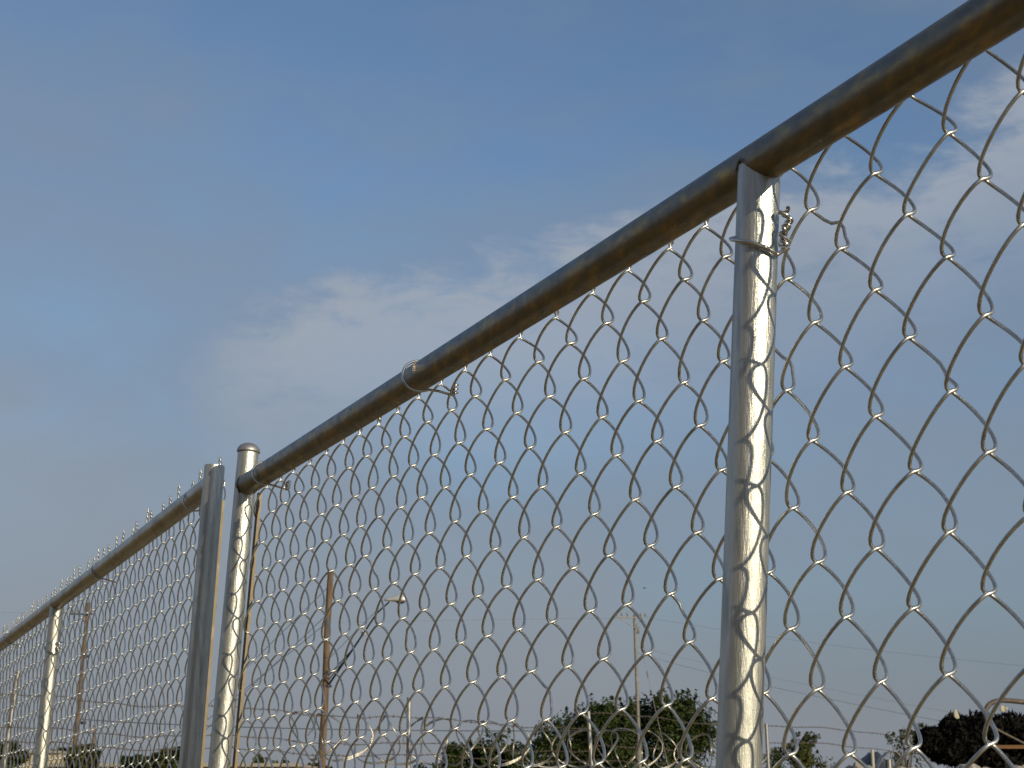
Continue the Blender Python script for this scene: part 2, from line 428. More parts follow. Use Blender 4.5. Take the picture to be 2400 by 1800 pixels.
# ties
tie_ring(FN, 2.105, PB, .5385, .0185, near, .004, slack=.009)
tie_ring(FN, 2.873, PB, .5415, .0185, near, .003, slack=.003)
tie_ring(FN, .40, PB, .5400, .0185, near, .003, slack=.003)
def post_tie(fr, a, b, h, parent, wr=.0018, m=None, tailh=.05):
    mb = MB(); pts = []
    for t in np.linspace(-.2, math.pi+.35, 26):      # round the camera side of the post
        rr = RP+wr*1.4+.0025*math.sin(t*.5)
        pts.append((a+rr*math.cos(t), b-rr*math.sin(t), h+.012-.026*(t/math.pi)))
    s0 = pts[0]; e = pts[-1]
    pts = [(s0[0]-.004, b+.028, s0[2]+.006), (s0[0]+.004, b+.016, s0[2]+.004)]+pts
    pts += [(e[0]-.002, b+.010, e[2]+.002), (e[0]-.005, b+.016, e[2]+.006)]
    mb.tube(fr.arr(pts), wr, 10)
    tw = []
    bx, by, bz = e[0]-.003, b+.012, e[2]+.004
    for ph0 in (0, math.pi):
        tw = []
        for q in np.linspace(0, 1, 48):
            ph = ph0+q*2*math.pi*3.4
            rr = .0023+.0016*(q > .93)
            tw.append((bx-.004*q+.0022*math.sin(q*8)+rr*math.cos(ph), by+.002*math.sin(q*11)+rr*math.sin(ph), bz+tailh*q*(1 if ph0 == 0 else .93)))
        mb.tube(fr.arr(tw), wr, 8)
    return mb.build('wire_tie', m or M_TIE, parent)
post_tie(FN, 1.2600, PB, .468, near, tailh=.036)

# --- the panel beyond the gap
BL = .7217; PL = BL-(RP+DEP+RW+.0005)
def aL(k, r): return 2.38236+(23+k)*H/2+.003*math.sin(k*.7+r)+np.interp(k, [0, 13, 19, 24, 40], [0, 0, .012, .0, 0])
def hL(k, r): return .3352+(2-r)*V/2-.0115*(aL(k, r)-3.2)+.008
left = thing('chain_link_fence', tuple(FL.p(3.12, PL, H_GROUND)), 'farther chain link fence panel at left with twisted wire barbs standing above its rail', 'fence', 'leaning chain link fence panels')
def hr(a): return .562-.0131*(a-3.2547)
tag(pipe(FL, 3.116, PL-.004, hr(3.116), 7.2, PL, hr(7.2), .0185, 'top_rail', M_RAILL, left, 40, 10, True, .003), None)
pipe(FL, 3.15, PL, -1.38, 7.2, PL, -1.40, .0185, 'bottom_rail', M_RAILL, left, 20, 2)
# open topped end post: a real hollow pipe
ep = MB(); n0 = FL.p(3.098, PL-.0077, H_GROUND-.25)
n1_ = FL.p(3.110, PL-.0077, .5925); nlen = float(np.linalg.norm(n1_-n0))
ep.tube([n0, n1_], .0182, 44, False)
ep.lathe(n0, n1_-n0, [(.0182, nlen), (.0178, nlen+.0006), (.0156, nlen+.0006), (.0152, nlen)], 44)
ep.tube([n0+(n1_-n0)*(1.6/nlen), n1_], .0152, 44, False)
ep.build('end_post', M_POST, left)
pipe(FL, 4.955, PL, -1.37, 4.955, PL, hr(4.955)-.008, .0182, 'post', M_POST, left, 36, 2)
pipe(FL, 6.85, PL, -1.37, 6.85, PL, hr(6.85)-.008, .0182, 'post', M_POST, left, 36, 2)
for ae in (4.955, 6.85):
    mb = MB(); mb.tube(FL.arr([(ae+.0186*math.cos(t), PL+.0186*math.sin(t), hr(ae)-math.sqrt(max(.0188**2-min(abs(.0186*math.sin(t)), .0184)**2, 1e-6))) for t in np.linspace(0, 2*math.pi, 40, endpoint=False)]), .0026, 8, closed=True)
    mb.build('weld_bead', M_WELD, left)
mb = MB(); P0, P1 = FL.p(3.178, BL, -1.33), FL.p(3.196, BL, .545); w1 = FL.n*.0024; w2 = FL.d*.0085
mb.add([P+sa*w1+sb*w2 for P in (P0, P1) for sa, sb in ((-1, -1), (1, -1), (1, 1), (-1, 1))], [(0, 1, 2, 3), (7, 6, 5, 4), (0, 4, 5, 1), (1, 5, 6, 2), (2, 6, 7, 3), (3, 7, 4, 0)], False)
mb.build('tension_bar', M_BAR, left)
def aLrev(k, r): return aL(-k, r)
def hLrev(k, r): return hL(-k, r)
make_mesh(FL, left, aLrev, BL, hLrev, -86, 4, -3, 33, .046, 6, {(-13, 1): (.5, .012, 0), (-15, 3): (.5, -.010, 0), (-3, 4): (.5, .012, .004)}, M_WIRE, dep=.0080)
tie_ring(FL, 3.28, PL, .557, .0185, left, .004, tail=False, slack=.006)
tie_ring(FL, 4.29, PL, .546, .0185, left, .003, tail=False, slack=.003)
tie_ring(FL, 5.92, PL, .525, .0185, left, .003, tail=False, slack=.003)
post_tie(FL, 4.955, PL, .415, left, tailh=.03)

# ------------------------------------------------------------------ razor wire fence behind
def FD(x): return FPX*1.6/(306.6-.067*x)        # distance of the far fence under image column x
rfb = at(962, 1880, FD(962)); rfb.z = 0
rf = thing('razor_wire_fence', rfb, 'distant security fence of thin posts with barbed strands and a razor wire coil', 'fence')
def fpt(x, h): 
    D = FD(x); return np.array(((x-1200)*D/FPX, D, CAM_Z+h))
for xx, ht, lean in ((54, 1.62, -.10), (526, 1.55, -.03), (962, 1.63, .0), (1376, 1.60, .06), (1786, 1.60, .02), (2270, 1.6, .02)):
    t_ = fpt(xx, ht); b_ = t_.copy(); b_[2] = -.3; b_[0] += lean*(t_[2])
    mb = MB(); mb.tube([b_, t_], .034, 12); mb.build('post', M_STEEL, rf)
def strand(x0, x1, h, sag=.03, wr=.006, barb=.13):
    mb = MB(); xsn = np.linspace(x0, x1, 60)
    P = [fpt(x, h(x) if callable(h) else h+sag*math.sin(x*.014)+.012*math.sin(x*.05)) for x in xsn]
    mb.tube(P, wr, 5)
    L = np.concatenate([[0], np.cumsum([np.linalg.norm(P[i+1]-P[i]) for i in range(len(P)-1)])])
    for q in np.arange(.05, L[-1], barb):
        c = np.array([np.interp(q, L, [p[j] for p in P]) for j in range(3)])
        for _ in range(2):
            dv = np.array([random.gauss(0, 1) for _ in range(3)]); dv /= np.linalg.norm(dv); mb.tube([c-dv*.028, c+dv*.028], .004, 4)
    return mb.build('barbed_strand', M_BARB, rf)
strand(-300, 1376, 1.31); strand(-300, 1376, .92); strand(-300, 1800, .75); strand(1376, 2600, 1.55, .04); strand(1376, 1800, 1.0); strand(1376, 2600, .62)
strand(1786, 2600, 1.22, .05)
mb = MB(); cp_ = []; PITCHC = .62
x0, x1 = 690, 1760
xs_ = np.linspace(x0, x1, 400); Pc = np.array([fpt(x, .98) for x in xs_])
Lc = np.concatenate([[0], np.cumsum(np.linalg.norm(np.diff(Pc, axis=0), axis=1))])
nl = int(Lc[-1]/PITCHC)
dirv = (Pc[-1]-Pc[0])/np.linalg.norm(Pc[-1]-Pc[0]); side = np.cross(dirv, [0, 0, 1]); side /= np.linalg.norm(side)
rloop = [random.uniform(.30, .37) for _ in range(nl+2)]
for q in np.linspace(0, nl, nl*52):
    s_ = q*PITCHC+.09*math.sin(q*math.pi)
    c = np.array([np.interp(s_, Lc, Pc[:, j]) for j in range(3)])
    rr = np.interp(q, range(nl+2), rloop); ph = q*2*math.pi
    cp_.append(c+side*rr*math.cos(ph)+np.array([0, 0, 1])*rr*math.sin(ph)+dirv*.12*math.sin(ph*2+q))
mb.tube(cp_, .009, 6)
cpn = np.array(cp_)
for i in range(2, len(cpn)-2, 1):           # flat barbed blades clipped along the coil
    t_ = cpn[i+1]-cpn[i-1]; t_ /= np.linalg.norm(t_); w_ = np.cross(t_, side+np.array([.1, .2, .3])); w_ /= np.linalg.norm(w_)
    c = cpn[i]; th = np.cross(t_, w_)*.002
    for sg in (-1, 1):
        v = [c-t_*.035+sg*w_*.004, c+t_*.035+sg*w_*.004, c+t_*.022+sg*w_*.020, c-t_*.022+sg*w_*.020]
        v = [p-th for p in v]+[p+th for p in v]
        mb.add(v, [(0, 1, 2, 3), (7, 6, 5, 4), (0, 4, 5, 1), (1, 5, 6, 2), (2, 6, 7, 3), (3, 7, 4, 0)], False)
tag(mb.build('razor_coil', M_RAZOR, rf), 'bright razor wire coil')

# ------------------------------------------------------------------ poles
def wood_pole(x, ytop, Y, r0, r1, label, lean_px=0, name='utility_pole'):
    t_ = at(x, ytop, Y); b = Vector((t_.x+lean_px*Y/FPX, Y, 0))
    e = thing(name, b, label, 'utility pole')
    mb = MB(); n = 12
    P = [b.lerp(t_, i/(n-1))+Vector((0.02*math.sin(i*1.3), 0, 0)) for i in range(n)]; P[0].z = -.5
    mb.tube([tuple(p) for p in P], [r0+(r1-r0)*i/(n-1)+.006*math.sin(i*2.1) for i in range(n)], 16)
    mb.build('pole', M_WOOD, e)
    return e, t_, b
YP = 75
pole, pt, pb = wood_pole(774, 1335, YP, .17, .125, 'brown wooden pole with a street light on a slanting arm, right of the domed post', -12)
def pp(y): return at(774-12*(y-1335)/560, y, YP)
for yy in (1575, 1608):                                    # steel bands
    c = pp(yy); mb = MB(); mb.lathe((c.x, c.y, c.z-.05), (0, 0, 1), [(.165, 0), (.165, .10)], 16); mb.build('band', M_DARKST, pole)
arm0 = pp(1608); lamp = at(905, 1420, 70)
A0 = np.array(arm0); L0 = np.array(lamp)
mb = MB(); mb.tube([A0, A0*.55+L0*.45+np.array([0, 0, .10]), A0*.15+L0*.85+np.array([0, 0, .22]), np.array(at(912, 1411, 70))], [.045, .04, .032, .03], 8)
arm = mb.build('lamp_arm', M_DARKST, pole)
for (f0, y0) in ((.42, 1575), (.34, 1588), (.50, 1565)):
    mb = MB(); e_ = A0*(1-f0)+L0*f0+np.array([0, 0, .07]); mb.tube([np.array(pp(y0+20)), e_], .022, 6); mb.build('brace', M_DARKST, arm)
mb = MB(); mb.tube([np.array(pp(1545)), A0*.12+L0*.88+np.array([0, 0, .3])], .010, 5); mb.build('stay_wire', M_CABLE, arm)
hd = at(930, 1408, 70); hx = np.array(hd)
prof = [(.0, -.50), (.07, -.47), (.10, -.30), (.16, -.10), (.22, .08), (.23, .25), (.18, .38), (.0, .43)]
mb = MB(); V0 = []; F0 = []; ns = 16
for r_, q in prof:
    for j in range(ns):
        t = 2*math.pi*j/ns; zz = math.sin(t)*r_*(1.1 if math.sin(t) > 0 else .35)
        V0.append(hx+np.array([q, math.cos(t)*r_, zz+.02]))
F0 = [(i*ns+j, i*ns+(j+1) % ns, (i+1)*ns+(j+1) % ns, (i+1)*ns+j) for i in range(len(prof)-1) for j in range(ns)]
mb.add(V0, F0); lh = mb.build('lamp_head', M_LAMP, pole)
mb = MB(); mb.lathe(hx+np.array([.14, 0, -.12]), (0, 0, 1), [(.0, 0), (.12, .015), (.17, .05), (.17, .07)], 16); mb.build('lamp_lens', M_LAMPG, lh)
c = at(852, 1483, 72); mb = MB(); mb.lathe((c.x, c.y, c.z-.12), (0, 0, 1), [(.06, 0), (.10, .06), (.10, .18), (.05, .24)], 12); mb.build('photocell', M_LAMP, arm)
# conduit along the pole
mb = MB(); mb.tube([np.array(pp(y))+np.array([-.17, -.05, 0]) for y in (1610, 1660, 1720, 1800, 1870)], .03, 8); mb.build('conduit', M_DARKST, pole)
# guy wires down to the left
for k_, (y0, x1, y1) in enumerate(((1372, 560, 1582), (1435, 530, 1665), (1455, 470, 1700))):
    mb = MB(); p0 = np.array(pp(y0)); q = np.array(at(x1, y1, YP+4)); dv = q-p0; tt = (p0[2])/(p0[2]-q[2]); mb.tube([p0, p0+dv*tt], .012, 5); mb.build('guy_wire', M_CABLE, pole)

pole2, p2t, p2b = wood_pole(207, 1412, 105, .15, .11, 'thin weathered wooden pole with a short crossarm behind the far left fence panel', -20)
c = at(203, 1440, 105); mb = MB(); mb.box((c.x-.25, c.y-.18, c.z), (1.3, .07, .08)); xa = mb.build('crossarm', M_DARKST, pole2)
for dx in (-.82, -.5, .3):
    mb = MB(); mb.lathe((c.x+dx, c.y-.18, c.z+.06), (0, 0, 1), [(.02, 0), (.02, .08), (.06, .10), (.045, .15), (.06, .19), (.0, .24)], 10); mb.build('insulator', M_INS, xa)
for yy in (1538, 1694):
    c2 = at(207-20*(yy-1412)/480, yy, 105); mb = MB(); mb.lathe((c2.x, c2.y, c2.z-.08), (0, 0, 1), [(.16, 0), (.16, .16)], 14); mb.build('band', M_DARKST, pole2)
c2 = at(222, 1700, 92); b2 = Vector((c2.x-.1, 92, 0))
e = thing('wooden_stake', b2, 'short brown wooden stub pole just right of the thin wooden pole', 'post'); mb = MB(); mb.tube([(b2.x, 92, -.3), tuple(c2)], [.09, .07], 10); mb.build('stake', M_WOOD, e)

YC = 110
ct = at(1487, 1443, YC); cb_ = Vector((ct.x+10*YC/FPX, YC, 0))
cpole = thing('utility_pole', cb_, 'pale concrete power pole with crossarm in front of the big tree', 'utility pole')
mb = MB(); mb.tube([(cb_.x, YC, -.5), tuple(cb_.lerp(ct, .5)), tuple(ct)], [.13, .105, .085], 14); mb.build('pole', M_CONC, cpole)
ca = at(1478, 1448, YC)
mb = MB(); mb.box((ca.x, ca.y-.14, ca.z), (1.7, .08, .09), .12); xa = mb.build('crossarm', M_INS, cpole)
for dx in (-.88, -.55, -.2, .25, .62, .9):
    mb = MB(); mb.lathe((ca.x+dx, ca.y-.14+dx*.12, ca.z+.06), (0, 0, 1), [(.02, 0), (.02, .06), (.075, .09), (.05, .14), (.075, .18), (.0, .24)], 10); mb.build('insulator', M_INS, xa)
for s_ in (-1, 1):
    mb = MB(); mb.tube([(ca.x+s_*.7, ca.y-.14+s_*.08, ca.z-.04), (ct.x, YC-.1, ct.z-.75)], .025, 6); mb.build('brace', M_STEEL, xa)
c = at(1489, 1466, YC); mb = MB(); mb.lathe((c.x+.18, c.y-.1, c.z-.5), (0, 0, 1), [(.08, 0), (.08, .35), (.03, .42)], 10); mb.build('arrester', M_INS, cpole)
gw = MB(); q = at(1518, 1582, YC-3); p0 = np.array(at(1491, 1462, YC)); dv = np.array(q)-p0; tt = p0[2]/(p0[2]-q.z); gw.tube([p0, p0+dv*tt], .014, 5); gwo = gw.build('guy_wire', M_CABLEP, cpole)
gi = MB(); gi.lathe(np.array(q), dv, [(.03, -.3), (.05, -.2), (.05, .2), (.03, .3)], 8); gi.build('strain_insulator', M_INS, gwo)

def line(name, pts, rad, m, label, grp='overhead lines in the sky'):
    P = [np.array(at(*p)) for p in pts]
    # smooth through the points
    t = np.arange(len(P)); tt = np.linspace(0, len(P)-1, 40)
    if len(P) >= 3:
        c = np.polyfit(t, np.array(P), min(2, len(P)-1)); Q = np.stack([np.polyval(c[:, j], tt) for j in range(3)], 1)
    else: Q = np.stack([np.interp(tt, t, [p[j] for p in P]) for j in range(3)], 1)
    mb = MB(); mb.tube(Q, rad, 5); return tag(mb.build(name, m, None, tuple(Q[0])), label, 'power line', grp)
line('power_line', [(1500, 1444, 110), (1950, 1512, 95), (2600, 1578, 78)], .006, M_CABLEP, 'topmost pale wire sloping right from the concrete pole crossarm')
line('power_line', [(1494, 1530, 110), (1800, 1608, 95), (2500, 1745, 72)], .007, M_CABLE, 'dark wire sloping down right from below the concrete pole crossarm')
line('power_line', [(1494, 1515, 110), (1800, 1586, 95), (2500, 1720, 74)], .005, M_CABLEP, 'thin pale wire just above the dark wire sloping right')
line('power_line', [(-200, 1478, 150), (600, 1462, 135), (1474, 1448, 110)], .005, M_CABLEP, 'faint pale wire running level left from the concrete pole crossarm')
line('power_line', [(190, 1686, 105), (760, 1709, 107), (1490, 1712, 110)], .026, M_CABLE, 'thick dark cable running level behind the razor wire')
line('power_line', [(-250, 1432, 120), (60, 1436, 112), (195, 1438, 105)], .006, M_CABLEP, 'faint wire at the far left running to the thin wooden pole')

# ------------------------------------------------------------------ trees
def tree(x, ytop, ybase_crown, halfw_px, Y, label, leafm, nclump, nleaf, leaf, lobes=None, spiky=.0, seed=1, cat='tree', name='tree', sparse=1.0):
    rs = np.random.RandomState(seed)
    topz = at(x, ytop, Y).z; cx = at(x, 1700, Y).x; w = halfw_px*Y/FPX*1.0
    z0 = at(x, ybase_crown, Y).z; z0 = max(z0, .6)
    root = thing(name, (cx, Y, 0), label, cat)
    cz = (topz+z0)/2; hz_ = (topz-z0)/2
    C = []
    if lobes:
        for (lx, ly, lw, lh) in lobes:
            p = at(lx, ly, Y); lw_ = lw*Y/FPX; lh_ = lh*Y/FPX
            m_ = max(3, int(nclump*lw_*lh_/(w*hz_*2.2)))
            for _ in range(m_):
                d_ = rs.normal(size=3); d_ /= np.linalg.norm(d_); r_ = rs.uniform(.2, 1)**.5
                C.append((p.x+d_[0]*r_*lw_, Y+d_[1]*r_*lw_*.8, p.z+d_[2]*r_*lh_))
    else:
        for _ in range(nclump):
            d_ = rs.normal(size=3); d_ /= np.linalg.norm(d_); r_ = rs.uniform(.3, 1)**.5
            C.append((cx+d_[0]*r_*w*.86, Y+d_[1]*r_*w*.75, cz+d_[2]*r_*hz_*.9))
    C = np.array(C)
    # trunk and limbs
    mb = MB(); fork = np.array([cx, Y, max(.8, z0*.9)])
    mb.tube([(cx, Y, -.3), (cx+.03*w, Y, fork[2]*.5), tuple(fork), (cx-.02*w, Y, fork[2]+(topz-fork[2])*.55)], [.05*w+.05, .04*w+.04, .035*w+.03, .02], 10)
    tr = mb.build('trunk', M_BARK, root)
    mb = MB()
    for c in C[::max(1, len(C)//40)]:
        st = fork+(np.array([cx, Y, topz])-fork)*rs.uniform(0, .5); mid = (st+c)/2+np.array([0, 0, .08*w])
        mb.tube([st, mid, c], [.018*w+.015, .012*w+.01, .006], 5)
    mb.build('limb', M_BARK, root)
    # leaves
    cl = max(.25, w*.17)
    n = len(C)*nleaf
    ci = np.repeat(C, nleaf, 0)
    off = rs.normal(size=(n, 3)); off /= np.linalg.norm(off, axis=1)[:, None]
    rad = cl*(rs.uniform(.15, 1, n)**.55)*np.repeat(rs.uniform(.55, 1.25, len(C)), nleaf)
    off = off*rad[:, None]; off[:, 2] *= (1+spiky)
    P = ci+off*sparse
    if spiky > 0:                              # upright shoots standing out of the top
        topm = C[:, 2] > np.quantile(C[:, 2], .55)
        Ct = C[topm]; sh = []
        for c in Ct:
            for _ in range(3):
                bx = c+np.array([rs.normal()*cl*.6, rs.normal()*cl*.6, cl*.4]); hh = rs.uniform(.4, 1.0)*w*.18
                k_ = 22
                tq = rs.uniform(0, 1, k_)
                sh.append(bx+np.stack([rs.normal(0, .05*w*.5, k_)*(1.15-tq), rs.normal(0, .05*w*.5, k_)*(1.15-tq), tq*hh], 1))
        if sh: P = np.concatenate([P]+sh)
    n = len(P)
    ctr = np.array([cx, Y, cz-.2*hz_]); ow = P-ctr; ow /= np.linalg.norm(ow, axis=1)[:, None]+1e-9
    nn = ow*1.0+np.array([0, 0, .35])+rs.normal(size=(n, 3))*.55; nn /= np.linalg.norm(nn, axis=1)[:, None]
    a = np.cross(nn, rs.normal(size=(n, 3))); a /= np.linalg.norm(a, axis=1)[:, None]
    b = np.cross(nn, a)
    s = leaf*rs.uniform(.6, 1.35, n)[:, None]
    v = np.stack([P-a*s*.62, P+b*s*.30+nn*s*.08, P+a*s*.62, P-b*s*.30+nn*s*.08], 1).reshape(-1, 3)
    me = bpy.data.meshes.new('crown'); off0 = np.array([cx, Y, 0])
    f = np.arange(4*n).reshape(-1, 4)
    me.from_pydata((v-off0).tolist(), [], f.tolist()); me.materials.append(leafm)
    o = bpy.data.objects.new('crown', me); COL.objects.link(o); o.parent = root
    return root

tree(1465, 1612, 1900, 215, 125, 'largest bushy green tree with spiky crown behind the razor wire and concrete pole', M_LEAFA, 230, 230, .27,
     lobes=[(1570, 1705, 85, 75), (1480, 1730, 95, 80), (1390, 1755, 90, 80), (1310, 1775, 60, 75), (1620, 1770, 55, 75), (1460, 1830, 190, 70), (1268, 1795, 22, 45)], spiky=.35, seed=3)
tree(1120, 1722, 1900, 135, 112, 'rounded low green tree left of the largest tree behind the razor wire', M_LEAFA, 150, 210, .24,
     lobes=[(1150, 1775, 60, 40), (1085, 1790, 60, 38), (1030, 1815, 50, 34), (1200, 1805, 45, 45), (1110, 1840, 115, 50)], spiky=.12, seed=5)
tree(1880, 1690, 1860, 72, 70, 'small olive tree with feathery top, just right of the foreground post', M_LEAFB, 70, 110, .10,
     lobes=[(1880, 1735, 34, 38), (1895, 1765, 55, 30), (1850, 1775, 45, 25), (1920, 1800, 50, 30), (1865, 1825, 62, 40)], spiky=.45, seed=8)
tree(1805, 1765, 1880, 40, 66, 'low dark shrub beside the foot of the small olive tree', M_LEAFA, 30, 120, .10, lobes=[(1805, 1795, 32, 22), (1830, 1820, 40, 25)], seed=9, name='shrub', cat='shrub')
tree(2118, 1712, 1860, 50, 64, 'sparse olive bush against the left end of the dark brush heap', M_LEAFB, 30, 80, .10,
     lobes=[(2105, 1725, 26, 18), (2125, 1750, 36, 26), (2150, 1720, 14, 18), (2120, 1790, 45, 35)], spiky=.5, seed=12, name='shrub', cat='shrub')
for i, (x, yt, hw, Y, lab, sd) in enumerate(((628, 1776, 62, 100, 'low dark green tree between the domed post and the brown wooden pole', 21), (745, 1786, 45, 104, 'low green tree whose top just shows at the foot of the brown wooden pole', 22),
        (392, 1742, 48, 80, 'green tree just left of the open topped post, seen through the far fence mesh', 23), (318, 1760, 38, 82, 'small green tree left of the two trees beside the open topped post', 24),
        (195, 1740, 50, 84, 'green tree behind the thin wooden pole, seen through the far fence mesh', 25), (20, 1735, 40, 84, 'dark tree at the far left edge beside the low beige building', 26), (128, 1748, 34, 106, 'narrow dark tree between the far left tree and the thin wooden pole', 27))):
    tree(x, yt, 1890, hw, Y, lab, M_LEAFA if i % 2 else M_LEAFB, 70, 150, .21, lobes=[(x-hw*.3, yt+34, hw*.55, 30), (x+hw*.35, yt+38, hw*.5, 32), (x, yt+75, hw*.95, 45)], spiky=.35, seed=sd)

# ------------------------------------------------------------------ low building at the left
def boxz(mb, x0, x1, z0, z1, y, dep):
    mb.box(((x0+x1)/2, y+dep/2, (z0+z1)/2), (x1-x0, dep, z1-z0))
Yb = 88
def bx_(x): return at(x, 1780, Yb).x
def bz_(y): return at(600, y, Yb).z
bl = thing('building', (bx_(350), Yb, 0), 'long low beige building with a flat grey roof edge at far left', 'building')
mb = MB(); boxz(mb, bx_(95), bx_(700), 0, bz_(1797), Yb, 8); mb.build('wall', M_BEIGE, bl)
mb = MB(); boxz(mb, bx_(90), bx_(705), bz_(1797), bz_(1789), Yb-.25, 8.5); mb.build('roof', M_ROOF, bl)
mb = MB(); boxz(mb, bx_(36), bx_(128), 0, bz_(1764), Yb+1.0, 5); tag(mb.build('wall', M_BEIGE, bl), 'taller beige end block')
mb = MB(); boxz(mb, bx_(33), bx_(131), bz_(1764), bz_(1758), Yb+.8, 5.4); mb.build('roof', M_ROOF, bl)
for i in range(6):
    x = 170+i*85; mb = MB(); boxz(mb, bx_(x), bx_(x+34), 1.1, 2.2, Yb-.04, .03); w_ = mb.build('window', M_GLASS, bl)
    mb = MB(); boxz(mb, bx_(x-3), bx_(x+37), 1.0, 1.1, Yb-.08, .08); mb.build('sill', M_ROOF, w_)

# ------------------------------------------------------------------ brush heap on a trailer, rubble, shed
Yt = 40
tb = at(2330, 1880, Yt); tb.z = 0
trl = thing('trailer', (tb.x, Yt, 0), 'dark flatbed trailer with a tan side board, under the brush heap at lower right', 'trailer')
z1 = at(2330, 1798, Yt).z
mb = MB(); mb.box((tb.x+1.2, Yt+.9, z1-.10), (4.4, 2.0, .16)); mb.build('bed', M_TRAIL, trl)
for k_ in range(2):
    za = at(2330, 1754-k_*0, Yt).z
mb = MB(); mb.box((at(2440, 1750, Yt-.15).x, Yt-.14, at(2400, 1751, Yt).z), (2.0, .05, .075)); mb.build('side_board', M_BOARD, trl)
for sx in (.3, 1.3, 2.3):
    mb = MB(); mb.box((tb.x+sx, Yt-.085, z1+.06), (.08, .05, .45)); mb.build('stake', M_TRAIL, trl)
for wx in (.6, 1.8):
    mb = MB(); mb.lathe((tb.x+wx, Yt+.05, .48), (0, 1, 0), [(.25, 0), (.46, .01), (.48, .06), (.48, .22), (.46, .27), (.25, .28)], 24); w_ = mb.build('wheel', M_TYRE, trl)
    mb = MB(); mb.lathe((tb.x+wx, Yt+.03, .48), (0, 1, 0), [(.0, .02), (.08, 0), (.10, .04), (.24, .05), (.25, .03)], 18); mb.build('rim', M_STEEL, w_)
mb = MB(); mb.box((tb.x+1.2, Yt+.5, z1*.5), (2.6, .12, z1-.35)); mb.build('subframe', M_TRAIL, trl)
# heap: twigs and dead leaves in one shaggy mass
rs = np.random.RandomState(40)
heap = thing('brush_heap', (tb.x+.8, Yt+.9, z1), 'black shaggy heap of dead brush loaded on the trailer at lower right', 'brush heap')
P = []
lobes = [(2185, 1742, 40, 30, .5), (2180, 1725, 30, 18, .4), (2240, 1720, 42, 48, .7), (2300, 1718, 60, 50, .8), (2370, 1722, 60, 52, .9), (2440, 1720, 60, 55, .9), (2510, 1728, 60, 50, .8), (2290, 1755, 90, 28, .9), (2400, 1765, 90, 28, .9), (2230, 1768, 50, 24, .8), (2330, 1785, 110, 20, .9)]
for lx, ly, lw, lh, dy in lobes:
    c = at(lx, ly, Yt+.8); n = 1500
    d_ = rs.normal(size=(n, 3)); d_ /= np.linalg.norm(d_, axis=1)[:, None]; r_ = rs.uniform(.3, 1, n)**.4
    P.append(np.array(c)+d_*r_[:, None]*np.array([lw*Yt/FPX, dy, lh*Yt/FPX]))
P = np.concatenate(P); P = P[P[:, 2] > z1-.02]
n = len(P); a = rs.normal(size=(n, 3)); a /= np.linalg.norm(a, axis=1)[:, None]; b = np.cross(a, rs.normal(size=(n, 3))); b /= np.linalg.norm(b, axis=1)[:, None]
s = rs.uniform(.05, .13, n)[:, None]; w = rs.uniform(.12, .45, n)[:, None]
v = np.stack([P-a*s, P+b*s*w, P+a*s, P-b*s*w], 1).reshape(-1, 3)
hl = np.array(heap.location)
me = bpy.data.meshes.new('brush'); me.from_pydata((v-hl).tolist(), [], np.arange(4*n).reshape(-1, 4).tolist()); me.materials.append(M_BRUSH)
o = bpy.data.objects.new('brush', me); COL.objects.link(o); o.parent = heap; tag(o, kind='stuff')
# solid core so that no sky shows through
mb = MB()
for lx, ly, lw, lh, dy in lobes:
    c = np.array(at(lx, ly, Yt+.8)); mb.lathe(c-np.array([0, 0, lh*Yt/FPX*.8]), (0, 0, 1), [(.0, 0), (lw*Yt/FPX*.6, .05), (lw*Yt/FPX*.75, lh*Yt/FPX*.6), (lw*Yt/FPX*.6, lh*Yt/FPX*1.2), (0, lh*Yt/FPX*1.55)], 12)
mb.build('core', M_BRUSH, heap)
# bent pipe over the heap
pts = [np.array(at(x, y, Yt-.12)) for x, y in ((2412, 1748), (2360, 1722), (2318, 1700), (2308, 1680), (2311, 1660), (2322, 1647), (2342, 1641), (2368, 1642), (2420, 1648), (2480, 1656))]
t = np.arange(len(pts)); tt = np.linspace(0, len(pts)-1, 50); Q = np.stack([np.interp(tt, t, [p[j] for p in pts]) for j in range(3)], 1)
for _ in range(6): Q[1:-1] = (Q[:-2]+Q[1:-1]*2+Q[2:])/4
mb = MB(); mb.tube(Q, np.interp(tt, [0, 2, 3, 9], [.022, .03, .055, .055]), 12); bp_ = tag(mb.build('bent_pipe', M_PIPE, None, tuple(Q[0])), 'bent rusty pipe hooked over the dark brush heap', 'pipe')
for (x, y, rx, rz, lab) in ((2241, 1674, 6, 12, 'pale flake of scrap on the left shoulder of the brush heap'), (2352, 1661, 9, 8, 'pale scrap caught under the bent pipe')):
    c = np.array(at(x, y, Yt-.1)); mb = MB(); k_ = Yt/FPX
    ring = [(math.cos(q)*rx*k_*(1+.15*math.sin(3*q+x)), math.sin(q)*rz*k_*(1+.12*math.cos(2*q))) for q in np.linspace(0, 2*math.pi, 14, endpoint=False)]
    sh = .35 if rx < 8 else 0
    v = [c+np.array([p[0]-sh*p[1]*.6, -.02-.02*math.sin(3*p[0]/k_), p[1]]) for p in ring]+[c+np.array([p[0]-sh*p[1]*.6, .02, p[1]]) for p in ring]; m_ = len(ring)
    mb.add(v, [tuple(range(m_)), tuple(range(2*m_-1, m_-1, -1))]+[(i, m_+i, m_+(i+1) % m_, (i+1) % m_) for i in range(m_)], False)
    tag(mb.build('scrap', M_TAGW, None, tuple(c)), lab, 'scrap', 'pale scraps on the brush heap')

